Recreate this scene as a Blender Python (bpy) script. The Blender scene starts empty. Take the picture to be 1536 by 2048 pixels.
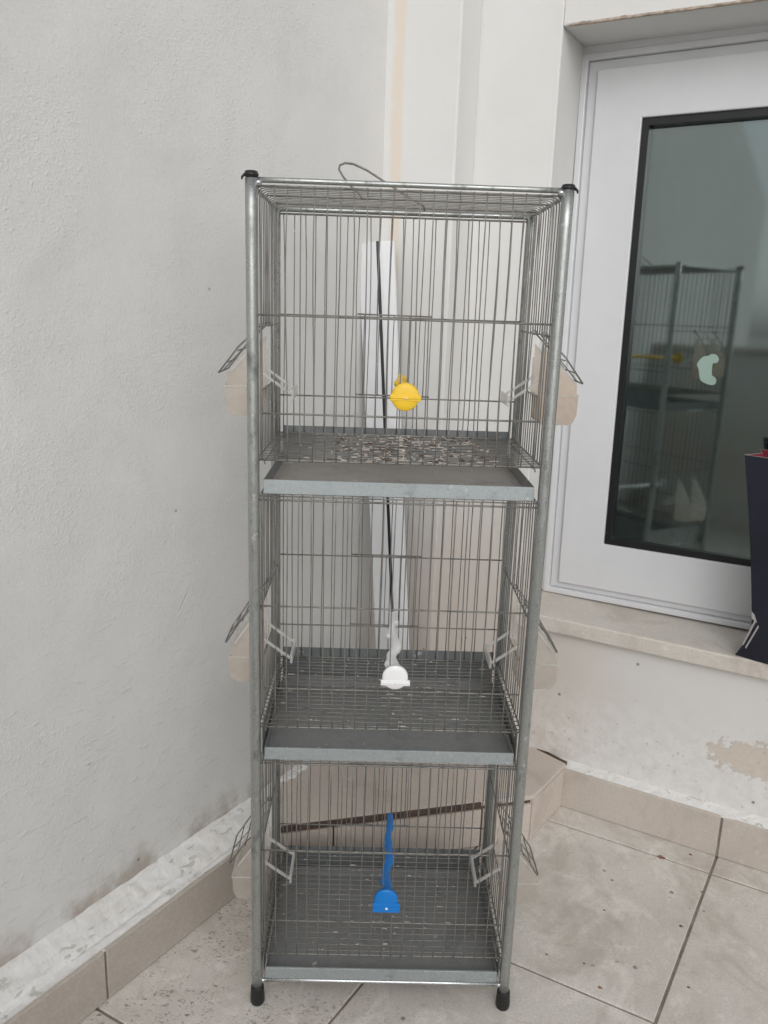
import bpy, bmesh, math, random
from mathutils import Vector, Matrix, noise
R = math.radians
rnd = random.Random(7)
scene = bpy.context.scene
COL = scene.collection

# ---------------------------------------------------------------- camera
cam_d = bpy.data.cameras.new('camera')
cam = bpy.data.objects.new('camera', cam_d)
COL.objects.link(cam)
cam_d.sensor_fit = 'VERTICAL'
cam_d.sensor_height = 24.0
cam_d.lens = 24.0 * 1650.0 / 2048.0
cam_d.clip_start = 0.02
cam_d.clip_end = 2000.0
_y, _p, _r = 0.01502, 0.247643, -0.0322965
fwd = Vector((math.sin(_y) * math.cos(_p), math.cos(_y) * math.cos(_p), -math.sin(_p)))
rt = Vector((math.cos(_y), -math.sin(_y), 0))
dn = fwd.cross(rt)
r2 = math.cos(_r) * rt + math.sin(_r) * dn
d2 = -math.sin(_r) * rt + math.cos(_r) * dn
cam.matrix_world = Matrix(((r2.x, -d2.x, -fwd.x, 0.171765), (r2.y, -d2.y, -fwd.y, -1.164733),
                           (r2.z, -d2.z, -fwd.z, 1.165382), (0, 0, 0, 1)))
scene.camera = cam

# ---------------------------------------------------------------- sky, sun, exposure
SUN = Vector((0.06, -0.84, 0.50)).normalized()      # direction towards the sun
world = bpy.data.worlds.new('World')
scene.world = world
world.use_nodes = True
wn, wl = world.node_tree.nodes, world.node_tree.links
wn.clear()
sky = wn.new('ShaderNodeTexSky')
sky.sky_type = 'NISHITA'
sky.sun_disc = False
sky.sun_elevation = math.asin(SUN.z)
sky.sun_rotation = math.atan2(SUN.x, SUN.y)
sky.air_density = 1.0
sky.dust_density = 3.0
sky.ozone_density = 1.0
hs = wn.new('ShaderNodeHueSaturation')
hs.inputs['Saturation'].default_value = 0.12
bg = wn.new('ShaderNodeBackground')
bg.inputs['Strength'].default_value = 0.12
wo = wn.new('ShaderNodeOutputWorld')
wl.new(sky.outputs[0], hs.inputs['Color'])
wl.new(hs.outputs[0], bg.inputs['Color'])
wl.new(bg.outputs[0], wo.inputs['Surface'])
sd = bpy.data.lights.new('sun', 'SUN')
sd.energy = 1.1
sd.angle = R(75)
sd.color = (1.0, 0.99, 0.98)
sun = bpy.data.objects.new('sun', sd)
COL.objects.link(sun)
sun.rotation_euler = SUN.to_track_quat('Z', 'Y').to_euler()
vs = scene.view_settings
vs.view_transform = 'Standard'
vs.look = 'None'
vs.exposure = -0.18
vs.gamma = 1.0
vs.use_curve_mapping = False

# ---------------------------------------------------------------- mesh helpers
class MB:
    """collects shapes that become ONE mesh object"""
    def __init__(s):
        s.v, s.f, s.sm = [], [], []

    def add(s, vs_, fs, smooth=False):
        n = len(s.v)
        s.v += [tuple(v) for v in vs_]
        s.f += [tuple(i + n for i in f) for f in fs]
        s.sm += [smooth] * len(fs)
        return s

    def box(s, a, b):
        (x0, y0, z0), (x1, y1, z1) = a, b
        return s.add([(x0, y0, z0), (x1, y0, z0), (x1, y1, z0), (x0, y1, z0), (x0, y0, z1), (x1, y0, z1), (x1, y1, z1), (x0, y1, z1)],
                     [(0, 3, 2, 1), (4, 5, 6, 7), (0, 1, 5, 4), (1, 2, 6, 5), (2, 3, 7, 6), (3, 0, 4, 7)])

    def bar(s, a, b, w, h, up=(0, 0, 1)):
        """rectangular bar from a to b, w across, h along up"""
        a, b = Vector(a), Vector(b)
        d = (b - a).normalized()
        u = Vector(up)
        sd_ = d.cross(u).normalized()
        u = sd_.cross(d).normalized()
        vv = []
        for q in (a, b):
            for i, j in ((-1, -1), (1, -1), (1, 1), (-1, 1)):
                vv.append(q + sd_ * w / 2 * i + u * h / 2 * j)
        return s.add(vv, [(0, 1, 2, 3), (7, 6, 5, 4), (0, 4, 5, 1), (1, 5, 6, 2), (2, 6, 7, 3), (3, 7, 4, 0)])

    def tube(s, path, r, seg=6, cap=True, smooth=True):
        P = [Vector(q) for q in path]
        n = len(P)
        T = [(P[min(i + 1, n - 1)] - P[max(i - 1, 0)]).normalized() for i in range(n)]
        up = Vector((0, 0, 1)) if abs(T[0].z) < 0.9 else Vector((1, 0, 0))
        N = T[0].cross(up).normalized()
        vv = []
        for i in range(n):
            N = (N - T[i] * N.dot(T[i])).normalized()
            Bn = T[i].cross(N)
            rr = r[i] if isinstance(r, (list, tuple)) else r
            for k in range(seg):
                a = 2 * math.pi * k / seg
                vv.append(P[i] + (N * math.cos(a) + Bn * math.sin(a)) * rr)
        fs = [(i * seg + k, i * seg + (k + 1) % seg, (i + 1) * seg + (k + 1) % seg, (i + 1) * seg + k) for i in range(n - 1) for k in range(seg)]
        s.add(vv, fs, smooth)
        if cap:
            m = len(s.v) - n * seg
            s.f.append(tuple(m + k for k in reversed(range(seg))))
            s.f.append(tuple(m + (n - 1) * seg + k for k in range(seg)))
            s.sm += [False, False]
        return s

    def lathe(s, c, prof, seg=20, smooth=True):
        vv, fs = [], []
        for (r, z) in prof:
            for k in range(seg):
                a = 2 * math.pi * k / seg
                vv.append((c[0] + r * math.cos(a), c[1] + r * math.sin(a), c[2] + z))
        n = len(prof)
        for i in range(n - 1):
            for k in range(seg):
                fs.append((i * seg + k, i * seg + (k + 1) % seg, (i + 1) * seg + (k + 1) % seg, (i + 1) * seg + k))
        s.add(vv, fs, smooth)
        m = len(s.v) - n * seg
        s.f.append(tuple(m + k for k in reversed(range(seg))))
        s.f.append(tuple(m + (n - 1) * seg + k for k in range(seg)))
        s.sm += [False, False]
        return s

    def prism(s, poly, z0, z1):
        n = len(poly)
        vv = [(x, y, z0) for x, y in poly] + [(x, y, z1) for x, y in poly]
        fs = [tuple(reversed(range(n))), tuple(range(n, 2 * n))] + [(i, (i + 1) % n, n + (i + 1) % n, n + i) for i in range(n)]
        return s.add(vv, fs)

    def prism_y(s, poly, y0, y1):
        """polygon in XZ extruded along Y"""
        n = len(poly)
        vv = [(x, y0, z) for x, z in poly] + [(x, y1, z) for x, z in poly]
        fs = [tuple(range(n)), tuple(reversed(range(n, 2 * n)))] + [(i, n + i, n + (i + 1) % n, (i + 1) % n) for i in range(n)]
        return s.add(vv, fs)

    def build(s, name, mat, parent=None, org=(0, 0, 0), bevel=0, bseg=2, fix=True):
        me = bpy.data.meshes.new(name)
        me.from_pydata([(v[0] - org[0], v[1] - org[1], v[2] - org[2]) for v in s.v], [], s.f)
        me.polygons.foreach_set('use_smooth', s.sm)
        if bevel or fix:
            bm = bmesh.new()
            bm.from_mesh(me)
            if fix:
                bmesh.ops.recalc_face_normals(bm, faces=bm.faces)
            if bevel:
                es = [e for e in bm.edges if len(e.link_faces) == 2 and e.calc_face_angle(0) > 0.6]
                bmesh.ops.bevel(bm, geom=es, offset=bevel, segments=bseg, affect='EDGES', profile=0.5, clamp_overlap=True)
                for f in bm.faces:
                    f.smooth = False
            bm.to_mesh(me)
            bm.free()
        me.update()
        me.materials.append(mat)
        o = bpy.data.objects.new(name, me)
        COL.objects.link(o)
        if parent:
            o.parent = parent
        return o


def empty(name, loc=(0, 0, 0), rot=(0, 0, 0)):
    o = bpy.data.objects.new(name, None)
    o.empty_display_size = 0.05
    COL.objects.link(o)
    o.location = loc
    o.rotation_euler = rot
    return o


def tag(o, label=None, cat=None, group=None, kind=None):
    for k, v in (('label', label), ('category', cat), ('group', group), ('kind', kind)):
        if v:
            o[k] = v
    return o

# ---------------------------------------------------------------- material helpers
class NT:
    def __init__(s, name):
        s.m = bpy.data.materials.new(name)
        s.m.use_nodes = True
        s.t = s.m.node_tree
        s.t.nodes.clear()
        s.out = s.t.nodes.new('ShaderNodeOutputMaterial')
        s.tc = s.t.nodes.new('ShaderNodeTexCoord')

    def n(s, typ, **kw):
        nd = s.t.nodes.new(typ)
        for k, v in kw.items():
            if k.startswith('_'):
                setattr(nd, k[1:], v)
        for k, v in kw.items():
            if k.startswith('_'):
                continue
            key = int(k[1:]) if k[0] == 'i' and k[1:].isdigit() else k.replace('__', ' ')
            if isinstance(v, bpy.types.NodeSocket):
                s.t.links.new(v, nd.inputs[key])
            else:
                nd.inputs[key].default_value = v
        return nd

    def obj(s, scale=(1, 1, 1), rot=(0, 0, 0), loc=(0, 0, 0)):
        return s.n('ShaderNodeMapping', Vector=s.tc.outputs['Object'], Scale=scale, Rotation=rot, Location=loc).outputs[0]

    def noise(s, vec, scale, detail=4, rough=0.55, dist=0.0, lac=2.0):
        return s.n('ShaderNodeTexNoise', Vector=vec, Scale=scale, Detail=detail, Roughness=rough, Distortion=dist, Lacunarity=lac).outputs['Fac']

    def vor(s, vec, scale, feature='F1', out='Distance', rand=1.0):
        return s.n('ShaderNodeTexVoronoi', _feature=feature, Vector=vec, Scale=scale, Randomness=rand).outputs[out]

    def ramp(s, fac, a, b, ca=0.0, cb=1.0):
        return s.n('ShaderNodeMapRange', _interpolation_type='SMOOTHSTEP', Value=fac, From__Min=a, From__Max=b, To__Min=ca, To__Max=cb).outputs[0]

    def math(s, op, a, b=0.0, c=0.0):
        nd = s.t.nodes.new('ShaderNodeMath')
        nd.operation = op
        for i, v in enumerate((a, b, c)):
            if isinstance(v, bpy.types.NodeSocket):
                s.t.links.new(v, nd.inputs[i])
            else:
                nd.inputs[i].default_value = v
        return nd.outputs[0]

    def mix(s, fac, a, b, blend='MIX'):
        nd = s.t.nodes.new('ShaderNodeMix')
        nd.data_type = 'RGBA'
        nd.blend_type = blend
        for i, v in ((0, fac), (6, a), (7, b)):
            if isinstance(v, bpy.types.NodeSocket):
                s.t.links.new(v, nd.inputs[i])
            elif i == 0:
                nd.inputs[i].default_value = v
            else:
                nd.inputs[i].default_value = (*v, 1) if len(v) == 3 else v
        return nd.outputs[2]

    def sep(s):
        nd = s.n('ShaderNodeSeparateXYZ', Vector=s.tc.outputs['Object'])
        return nd.outputs[0], nd.outputs[1], nd.outputs[2]

    def bump(s, h, strength=0.3, dist=0.002, normal=None):
        kw = dict(Height=h, Strength=strength, Distance=dist)
        if normal is not None:
            kw['Normal'] = normal
        return s.n('ShaderNodeBump', **kw).outputs[0]

    def pbr(s, color, rough=0.5, metal=0.0, normal=None, spec=0.5, **kw):
        b = s.t.nodes.new('ShaderNodeBsdfPrincipled')

        def put(key, v):
            if isinstance(v, bpy.types.NodeSocket):
                s.t.links.new(v, b.inputs[key])
            else:
                b.inputs[key].default_value = (*v, 1) if isinstance(v, tuple) and len(v) == 3 else v
        put('Base Color', color)
        put('Roughness', rough)
        put('Metallic', metal)
        put('Specular IOR Level', spec)
        if normal is not None:
            put('Normal', normal)
        for k, v in kw.items():
            put(k.replace('__', ' '), v)
        return b.outputs[0]

    def done(s, sh):
        s.t.links.new(sh, s.out.inputs['Surface'])
        return s.m


def m_side_wall():
    n = NT('rough_plaster')
    o = n.obj()
    x, y, z = n.sep()
    fine = n.noise(n.obj(scale=(1, 0.4, 1.25)), 210, 3, 0.6, 0.3)
    lump = n.ramp(n.noise(n.obj(scale=(1, 0.4, 1), loc=(3, 1, 2)), 120, 3, 0.6, 0.6), 0.5, 0.8)
    streak = n.ramp(n.noise(n.obj(scale=(26, 4, 95), rot=(0, R(38), 0)), 1.0, 4, 0.65, 0.6), 0.54, 0.8)
    zone = n.ramp(z, 0.95, 0.25)
    patch = n.ramp(n.noise(n.obj(loc=(5, 0, 2)), 3.2, 3, 0.55), 0.36, 0.62, 0.3, 1.0)
    fine = n.math('MULTIPLY', fine, patch)
    lump = n.math('MULTIPLY', lump, patch)
    h = n.math('ADD', n.math('MULTIPLY', fine, 0.75), n.math('ADD', n.math('MULTIPLY', lump, 0.45), n.math('MULTIPLY', n.math('MULTIPLY', streak, zone), 0.9)))
    big = n.noise(o, 2.2, 4, 0.6)
    h = n.math('ADD', h, n.math('MULTIPLY', n.noise(o, 9, 3, 0.5), 2.0))
    stain = n.noise(n.obj(scale=(1, 1, 0.6)), 4.5, 6, 0.65, 0.5)
    c = n.mix(n.ramp(big, 0.3, 0.7), (0.645, 0.645, 0.635), (0.69, 0.69, 0.68))
    c = n.mix(n.ramp(stain, 0.52, 0.72, 0, 0.3), c, (0.54, 0.53, 0.505))
    # brown damp along the foot of the render
    foot = n.math('MULTIPLY', n.ramp(n.math('ADD', z, n.math('MULTIPLY', n.noise(o, 18, 5, 0.7), 0.14)), 0.255, 0.18), n.ramp(n.noise(o, 7, 4, 0.6), 0.38, 0.56))
    c = n.mix(n.math('MULTIPLY', foot, 0.75), c, (0.33, 0.27, 0.22))
    sx_ = n.math('SUBTRACT', x, -0.62)
    sz_ = n.math('SUBTRACT', z, 0.62)
    along = n.math('ADD', n.math('MULTIPLY', sx_, 0.6), n.math('MULTIPLY', sz_, 0.8))
    acr = n.math('ABSOLUTE', n.math('ADD', n.math('SUBTRACT', n.math('MULTIPLY', sx_, 0.8), n.math('MULTIPLY', sz_, 0.6)), n.math('MULTIPLY', n.math('SUBTRACT', n.noise(o, 40, 2), 0.5), 0.006)))
    scr = n.math('MULTIPLY', n.ramp(acr, 0.0022, 0.0008), n.ramp(n.math('ABSOLUTE', along), 0.022, 0.015))
    h = n.math('SUBTRACT', h, n.math('MULTIPLY', scr, 1.6))
    speck = n.ramp(n.vor(o, 6.5), 0.035, 0.02)
    c = n.mix(n.math('MULTIPLY', speck, 0.75), c, (0.18, 0.16, 0.14))
    return n.done(n.pbr(c, 0.92, 0, n.bump(h, 0.55, 0.003), 0.2))


def m_house_wall():
    n = NT('white_painted_wall')
    o = n.obj()
    x, y, z = n.sep()
    big = n.noise(o, 2.5, 5, 0.6)
    c = n.mix(n.ramp(big, 0.3, 0.72), (0.675, 0.67, 0.655), (0.72, 0.72, 0.708))
    h = n.math('ADD', n.math('MULTIPLY', n.noise(o, 90, 3, 0.6), 0.35), n.noise(o, 7, 3, 0.5))
    # warm bare strip down the pilaster, beside the corner
    wob = n.math('ADD', x, n.math('MULTIPLY', n.math('SUBTRACT', n.noise(n.obj(scale=(1, 1, 0.25)), 14, 4, 0.6), 0.5), 0.012))
    strip = n.math('MULTIPLY', n.ramp(wob, -0.170, -0.160), n.ramp(wob, -0.130, -0.144))
    strip = n.math('MULTIPLY', strip, n.ramp(n.noise(o, 16, 4, 0.7), 0.25, 0.5, 0.4, 1))
    strip = n.math('MULTIPLY', strip, n.ramp(y, -0.09, -0.096))
    c = n.mix(n.math('MULTIPLY', strip, 0.5), c, (0.72, 0.58, 0.44))
    # warm damp low on the wall
    low = n.ramp(n.math('ADD', z, n.math('MULTIPLY', n.math('SUBTRACT', n.noise(o, 3.5, 5, 0.65), 0.5), 0.7)), 0.95, 0.35)
    warm = n.ramp(n.math('ADD', x, n.math('MULTIPLY', n.math('SUBTRACT', n.noise(o, 5, 4, 0.6), 0.5), 0.3)), 0.5, 0.2, 0.15, 0.75)
    c = n.mix(n.math('MULTIPLY', low, warm), c, (0.60, 0.52, 0.45))
    c = n.mix(n.math('MULTIPLY', low, 0.25), c, (0.55, 0.545, 0.535))
    # peeled paint low down
    dx = n.math('DIVIDE', n.math('SUBTRACT', x, 0.745), 0.105)
    dz = n.math('DIVIDE', n.math('SUBTRACT', z, 0.232), 0.038)
    rr = n.math('SQRT', n.math('ADD', n.math('MULTIPLY', dx, dx), n.math('MULTIPLY', dz, dz)))
    e = n.math('SUBTRACT', n.math('ADD', rr, n.math('MULTIPLY', n.math('SUBTRACT', n.noise(o, 30, 6, 0.75), 0.5), 3.2)), 1.0)
    peel = n.ramp(e, 0.06, -0.04)
    lowz = n.ramp(z, 0.36, 0.15)
    chip = n.math('MULTIPLY', n.ramp(n.noise(o, 52, 5, 0.7), 0.61, 0.65), lowz)
    c = n.mix(n.math('MULTIPLY', n.ramp(n.noise(o, 30, 6, 0.75), 0.35, 0.65), n.math('MULTIPLY', lowz, 0.5)), c, (0.82, 0.815, 0.80))
    c = n.mix(n.math('MULTIPLY', n.ramp(n.math('ABSOLUTE', n.math('SUBTRACT', e, 0.03)), 0.12, 0.0), 0.35), c, (0.42, 0.39, 0.36))
    c = n.mix(n.math('MULTIPLY', peel, 0.85), c, n.mix(n.noise(o, 60, 4, 0.6), (0.50, 0.43, 0.36), (0.66, 0.59, 0.52)))
    c = n.mix(n.math('MULTIPLY', chip, 0.8), c, (0.40, 0.37, 0.34))
    sp = n.math('MULTIPLY', n.ramp(n.vor(o, 24), 0.11, 0.07), n.ramp(z, 0.6, 0.35))
    sp = n.math('MULTIPLY', sp, n.ramp(n.noise(o, 9, 2), 0.5, 0.56))
    c = n.mix(n.math('MULTIPLY', sp, 0.75), c, (0.13, 0.11, 0.10))
    # dirt on the broken arris of the lintel
    lz = n.math('ABSOLUTE', n.math('SUBTRACT', n.math('ADD', z, n.math('MULTIPLY', n.noise(o, 45, 4, 0.7), 0.008)), 1.726))
    lin = n.math('MULTIPLY', n.math('MULTIPLY', n.ramp(lz, 0.006, 0.002), n.ramp(x, 0.17, 0.2)), n.ramp(y, 0.012, 0.004))
    c = n.mix(n.math('MULTIPLY', lin, 0.75), c, (0.36, 0.29, 0.23))
    h = n.math('SUBTRACT', h, n.math('ADD', n.math('MULTIPLY', peel, 0.9), n.math('MULTIPLY', chip, 0.8)))
    return n.done(n.pbr(c, 0.85, 0, n.bump(h, 0.45, 0.0025), 0.25))


def m_mortar():
    n = NT('crumbly_white_plaster')
    o = n.obj()
    a = n.noise(o, 40, 7, 0.72, 0.6)
    c = n.mix(n.ramp(a, 0.35, 0.55), (0.72, 0.71, 0.69), (0.75, 0.745, 0.73))
    v = n.noise(n.obj(scale=(0.55, 1, 1)), 62, 5, 0.62, 0.9)
    ch = n.math('MULTIPLY', n.ramp(v, 0.585, 0.605), n.ramp(n.noise(o, 11, 3, 0.6), 0.42, 0.58))
    c = n.mix(n.math('MULTIPLY', ch, 0.6), c, (0.40, 0.38, 0.35))
    w = n.math('MULTIPLY', n.ramp(n.noise(o, 9, 6, 0.75), 0.56, 0.7), 0.45)
    c = n.mix(w, c, (0.55, 0.44, 0.35))
    h = n.math('SUBTRACT', n.math('ADD', n.math('MULTIPLY', n.noise(o, 130, 5, 0.7), 0.9), n.math('MULTIPLY', a, 0.3)), n.math('MULTIPLY', ch, 0.9))
    return n.done(n.pbr(c, 0.95, 0, n.bump(h, 0.35, 0.002), 0.15))


def m_tile(name, c1, c2, speck=0.0, stain=0.3, rough=0.42, vein=0.3):
    n = NT(name)
    o = n.obj()
    a = n.noise(o, 3.2, 6, 0.6, 0.6)
    b = n.noise(o, 16, 6, 0.68, 0.4)
    c = n.mix(n.ramp(a, 0.32, 0.68), c1, c2)
    c = n.mix(n.ramp(b, 0.5, 0.75, 0, vein), c, tuple(q * 0.72 for q in c1))
    c = n.mix(n.ramp(n.noise(n.obj(loc=(7, 3, 0)), 60, 4, 0.6), 0.55, 0.75, 0, 0.35), c, tuple(min(q * 1.25, 0.85) for q in c2))
    if speck:
        c = n.mix(n.ramp(n.noise(n.obj(loc=(5, 5, 0)), 7, 6, 0.7, 1.6), 0.5, 0.66, 0, 0.55), c, tuple(min(q * 1.22, 0.86) for q in c2))
        c = n.mix(n.ramp(n.noise(n.obj(loc=(8, 1, 0)), 11, 5, 0.65, 2.2), 0.56, 0.68, 0, 0.3), c, (0.47, 0.37, 0.29))
    if stain:
        sn = n.noise(n.obj(loc=(2.3, 4.1, 0)), 4.5, 7, 0.68, 1.0)
        c = n.mix(n.ramp(sn, 0.5, 0.66, 0, stain), c, (0.27, 0.205, 0.15))
        vi = n.noise(n.obj(loc=(9.3, 1.1, 0)), 8, 5, 0.6, 0.6)
        c = n.mix(n.ramp(vi, 0.6, 0.75, 0, stain * 0.6), c, (0.36, 0.31, 0.33))
    c = n.mix(n.ramp(n.noise(n.obj(loc=(1, 8, 0)), 230, 4, 0.65), 0.42, 0.62, 0.22, 0), c, tuple(q * 0.6 for q in c1))
    h = n.math('MULTIPLY', b, 0.4)
    if speck:
        x, y, z = n.sep()
        w1 = n.noise(n.obj(scale=(1.0, 1.7, 1), rot=(0, 0, 0.5)), 95, 4, 0.62, 1.3)
        w2 = n.noise(n.obj(loc=(4, 2, 0)), 10, 4, 0.6)
        # worn glaze mostly on the near left of the terrace
        zone = n.ramp(n.math('ADD', n.math('ADD', x, n.math('MULTIPLY', y, 0.35)), n.math('MULTIPLY', n.math('SUBTRACT', w2, 0.5), 0.7)), 0.42, -0.05, 0.12, 1.0)
        pit = n.math('MULTIPLY', n.ramp(w1, 0.57, 0.63), n.ramp(w2, 0.36, 0.52))
        pit = n.math('MULTIPLY', pit, zone)
        c = n.mix(n.math('MULTIPLY', pit, speck), c, (0.13, 0.105, 0.09))
        h = n.math('SUBTRACT', h, pit)
        dot = n.math('MULTIPLY', n.ramp(n.vor(o, 26), 0.14, 0.09), n.ramp(n.noise(o, 14, 2), 0.56, 0.62))
        c = n.mix(n.math('MULTIPLY', dot, 0.7), c, (0.12, 0.10, 0.09))
    return n.done(n.pbr(c, n.ramp(a, 0.3, 0.7, rough, rough + 0.18), 0, n.bump(h, 0.25, 0.0012), 0.4))


def m_plain(name, col, rough=0.5, metal=0.0, spec=0.5, nscale=0, nstr=0.2, var=0.0, vscale=20):
    n = NT(name)
    o = n.obj()
    c = col
    if var:
        c = n.mix(n.ramp(n.noise(o, vscale, 5, 0.65), 0.3, 0.7), tuple(q * (1 - var) for q in col), tuple(min(q * (1 + var), 1) for q in col))
    nm = n.bump(n.noise(o, nscale, 4, 0.6), nstr, 0.001) if nscale else None
    return n.done(n.pbr(c, rough, metal, nm, spec))


def m_galv(name, dark, light, scale=120, rough=0.42, metal=0.8, spot=0.5, stretch=(1, 1, 1)):
    n = NT(name)
    o = n.obj(scale=stretch)
    cell = n.n('ShaderNodeTexVoronoi', Vector=n.n('ShaderNodeVectorMath', _operation='ADD', i0=o, i1=n.n('ShaderNodeTexNoise', Vector=o, Scale=scale * 0.7, Detail=2.0).outputs['Color']).outputs[0], Scale=scale).outputs['Color']
    cv = n.n('ShaderNodeSeparateColor', Color=cell).outputs[0]
    a = n.noise(o, scale * 0.35, 6, 0.7)
    c = n.mix(cv, dark, light)
    c = n.mix(n.ramp(a, 0.52, 0.7, 0, spot), c, tuple(q * 0.4 for q in dark))
    c = n.mix(n.ramp(n.noise(n.obj(loc=(3, 3, 3)), scale * 0.8, 3, 0.6), 0.66, 0.74, 0, 0.55), c, (0.74, 0.76, 0.76))
    rg = n.math('ADD', n.math('MULTIPLY', cv, 0.14), n.ramp(a, 0.3, 0.7, rough - 0.08, rough + 0.22))
    return n.done(n.pbr(c, rg, metal, n.bump(n.math('ADD', a, n.math('MULTIPLY', cv, 0.3)), 0.18, 0.0008), 0.5))


def m_clear(name, tint, alpha, rough=0.15, trans=0.5):
    """thin moulded plastic: part see-through, part milky"""
    n = NT(name)
    o = n.obj()
    c = n.mix(n.ramp(n.noise(o, 28, 5, 0.7), 0.35, 0.7), tint, tuple(q * 0.86 for q in tint))
    p = n.pbr(c, rough, 0, n.bump(n.noise(o, 60, 3), 0.1, 0.001), 0.5)
    tl = n.n('ShaderNodeBsdfTranslucent', Color=c).outputs[0]
    m1 = n.n('ShaderNodeMixShader', Fac=trans, i1=p, i2=tl).outputs[0]
    tr = n.n('ShaderNodeBsdfTransparent', Color=(0.97, 0.96, 0.95, 1)).outputs[0]
    return n.done(n.n('ShaderNodeMixShader', Fac=alpha, i1=tr, i2=m1).outputs[0])


def m_glass(rough=0.045):
    n = NT('coated_door_glass')
    gl = n.n('ShaderNodeBsdfGlossy', Color=(0.80, 0.93, 0.92, 1), Roughness=rough).outputs[0]
    tr = n.n('ShaderNodeBsdfTransparent', Color=(0.42, 0.50, 0.48, 1)).outputs[0]
    fr = n.n('ShaderNodeLayerWeight', Blend=0.35).outputs['Fresnel']
    fac = n.ramp(fr, 0.0, 1.0, 0.30, 1.0)
    return n.done(n.n('ShaderNodeMixShader', Fac=fac, i1=tr, i2=gl).outputs[0])


M = {
    'side_wall': m_side_wall(), 'house_wall': m_house_wall(), 'mortar': m_mortar(),
    'floor': m_tile('floor_tile_stone', (0.60, 0.56, 0.51), (0.70, 0.665, 0.62), 0.75, 0.3, 0.5),
    'skirt': m_tile('skirting_tile_glaze', (0.455, 0.405, 0.355), (0.51, 0.46, 0.41), 0, 0.12, 0.38, 0.15),
    'skirt_pale': m_tile('pale_skirting_glaze', (0.53, 0.475, 0.425), (0.59, 0.535, 0.48), 0, 0.3, 0.42),
    'step': m_tile('step_tile_glaze', (0.58, 0.51, 0.455), (0.63, 0.565, 0.51), 0, 0.25, 0.45, 0.15),
    'grout': m_plain('grey_grout', (0.25, 0.215, 0.185), 0.95, var=0.3, nscale=200),
    'gap': m_plain('brown_adhesive', (0.10, 0.065, 0.045), 0.9, var=0.3, nscale=150),
    'biscuit': m_plain('brown_tile_body', (0.095, 0.062, 0.05), 0.9, var=0.3, vscale=60),
    'marble': m_tile('worn_marble', (0.60, 0.555, 0.50), (0.70, 0.665, 0.62), 0, 0.3, 0.5, 0.3),
    'upvc': m_plain('white_door_profile', (0.63, 0.64, 0.66), 0.3, var=0.03, vscale=5),
    'rubber': m_plain('black_rubber', (0.012, 0.012, 0.013), 0.45, nscale=80, nstr=0.1),
    'gasket': m_plain('black_gasket', (0.008, 0.009, 0.011), 0.35),
    'tube': m_galv('galvanised_tube', (0.33, 0.345, 0.337), (0.50, 0.52, 0.51), 85, 0.27, 0.85, 0.75, (1, 1, 0.45)),
    'wire': m_galv('galvanised_wire', (0.185, 0.18, 0.167), (0.30, 0.293, 0.275), 120, 0.40, 0.6, 0.6, (1, 1, 0.4)),
    'chrome': m_galv('bright_tube', (0.55, 0.57, 0.58), (0.66, 0.68, 0.69), 40, 0.2, 0.95, 0.2),
    'tray': m_galv('spangled_sheet', (0.29, 0.325, 0.335), (0.50, 0.54, 0.55), 80, 0.45, 0.6, 0.25),
    'plate': m_galv('dull_sheet', (0.17, 0.185, 0.19), (0.225, 0.24, 0.245), 60, 0.55, 0.5, 0.2),
    'tray_floor': m_galv('dirty_tray_sheet', (0.235, 0.24, 0.24), (0.28, 0.285, 0.285), 30, 0.55, 0.35, 0.3),
    'tray_brown': m_galv('brown_dusty_tray_sheet', (0.325, 0.305, 0.285), (0.37, 0.35, 0.33), 30, 0.65, 0.2, 0.3),
    'cup': m_clear('cream_feeder_plastic', (0.93, 0.865, 0.80), 0.32, 0.3, 0.6),
    'cup_dense': m_clear('dense_feeder_plastic', (0.88, 0.79, 0.70), 0.52, 0.3, 0.5),
    'cup_pale': m_clear('clear_feeder_plastic', (0.88, 0.84, 0.79), 0.32, 0.25, 0.55),
    'clear': m_clear('clear_plastic', (0.85, 0.85, 0.83), 0.55, 0.12, 0.35),
    'yellow': m_plain('yellow_plastic', (0.80, 0.52, 0.03), 0.42, var=0.05, nscale=90, nstr=0.1),
    'white': m_plain('white_plastic', (0.82, 0.83, 0.84), 0.35, var=0.02),
    'blue': m_plain('blue_plastic', (0.004, 0.19, 0.60), 0.35, var=0.06),
    'profile': m_plain('white_lacquer_profile', (0.73, 0.74, 0.76), 0.3, var=0.02),
    'residue': m_plain('dried_residue', (0.46, 0.42, 0.37), 0.95, var=0.25, vscale=60),
    'litter': m_plain('brown_litter', (0.13, 0.095, 0.075), 0.95, var=0.4, vscale=90),
    'navy': m_plain('navy_laminated_paper', (0.013, 0.014, 0.026), 0.32, var=0.25, vscale=6),
    'red': m_plain('dark_red_paper', (0.16, 0.008, 0.022), 0.6, var=0.1),
    'paper': m_plain('grey_paper_edge', (0.33, 0.325, 0.32), 0.8),
    'sticker': m_plain('pale_mint_gel', (0.27, 0.37, 0.33), 0.5, var=0.06),
    'room': m_plain('dim_room_paint', (0.16, 0.165, 0.16), 0.9, var=0.1),
    'leaf': m_plain('dry_leaf', (0.20, 0.11, 0.07), 0.9, var=0.5, vscale=80),
    'ground': m_plain('pale_paving', (0.52, 0.49, 0.45), 0.95, var=0.15, vscale=2),
    'glass': m_glass(),
}

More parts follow.
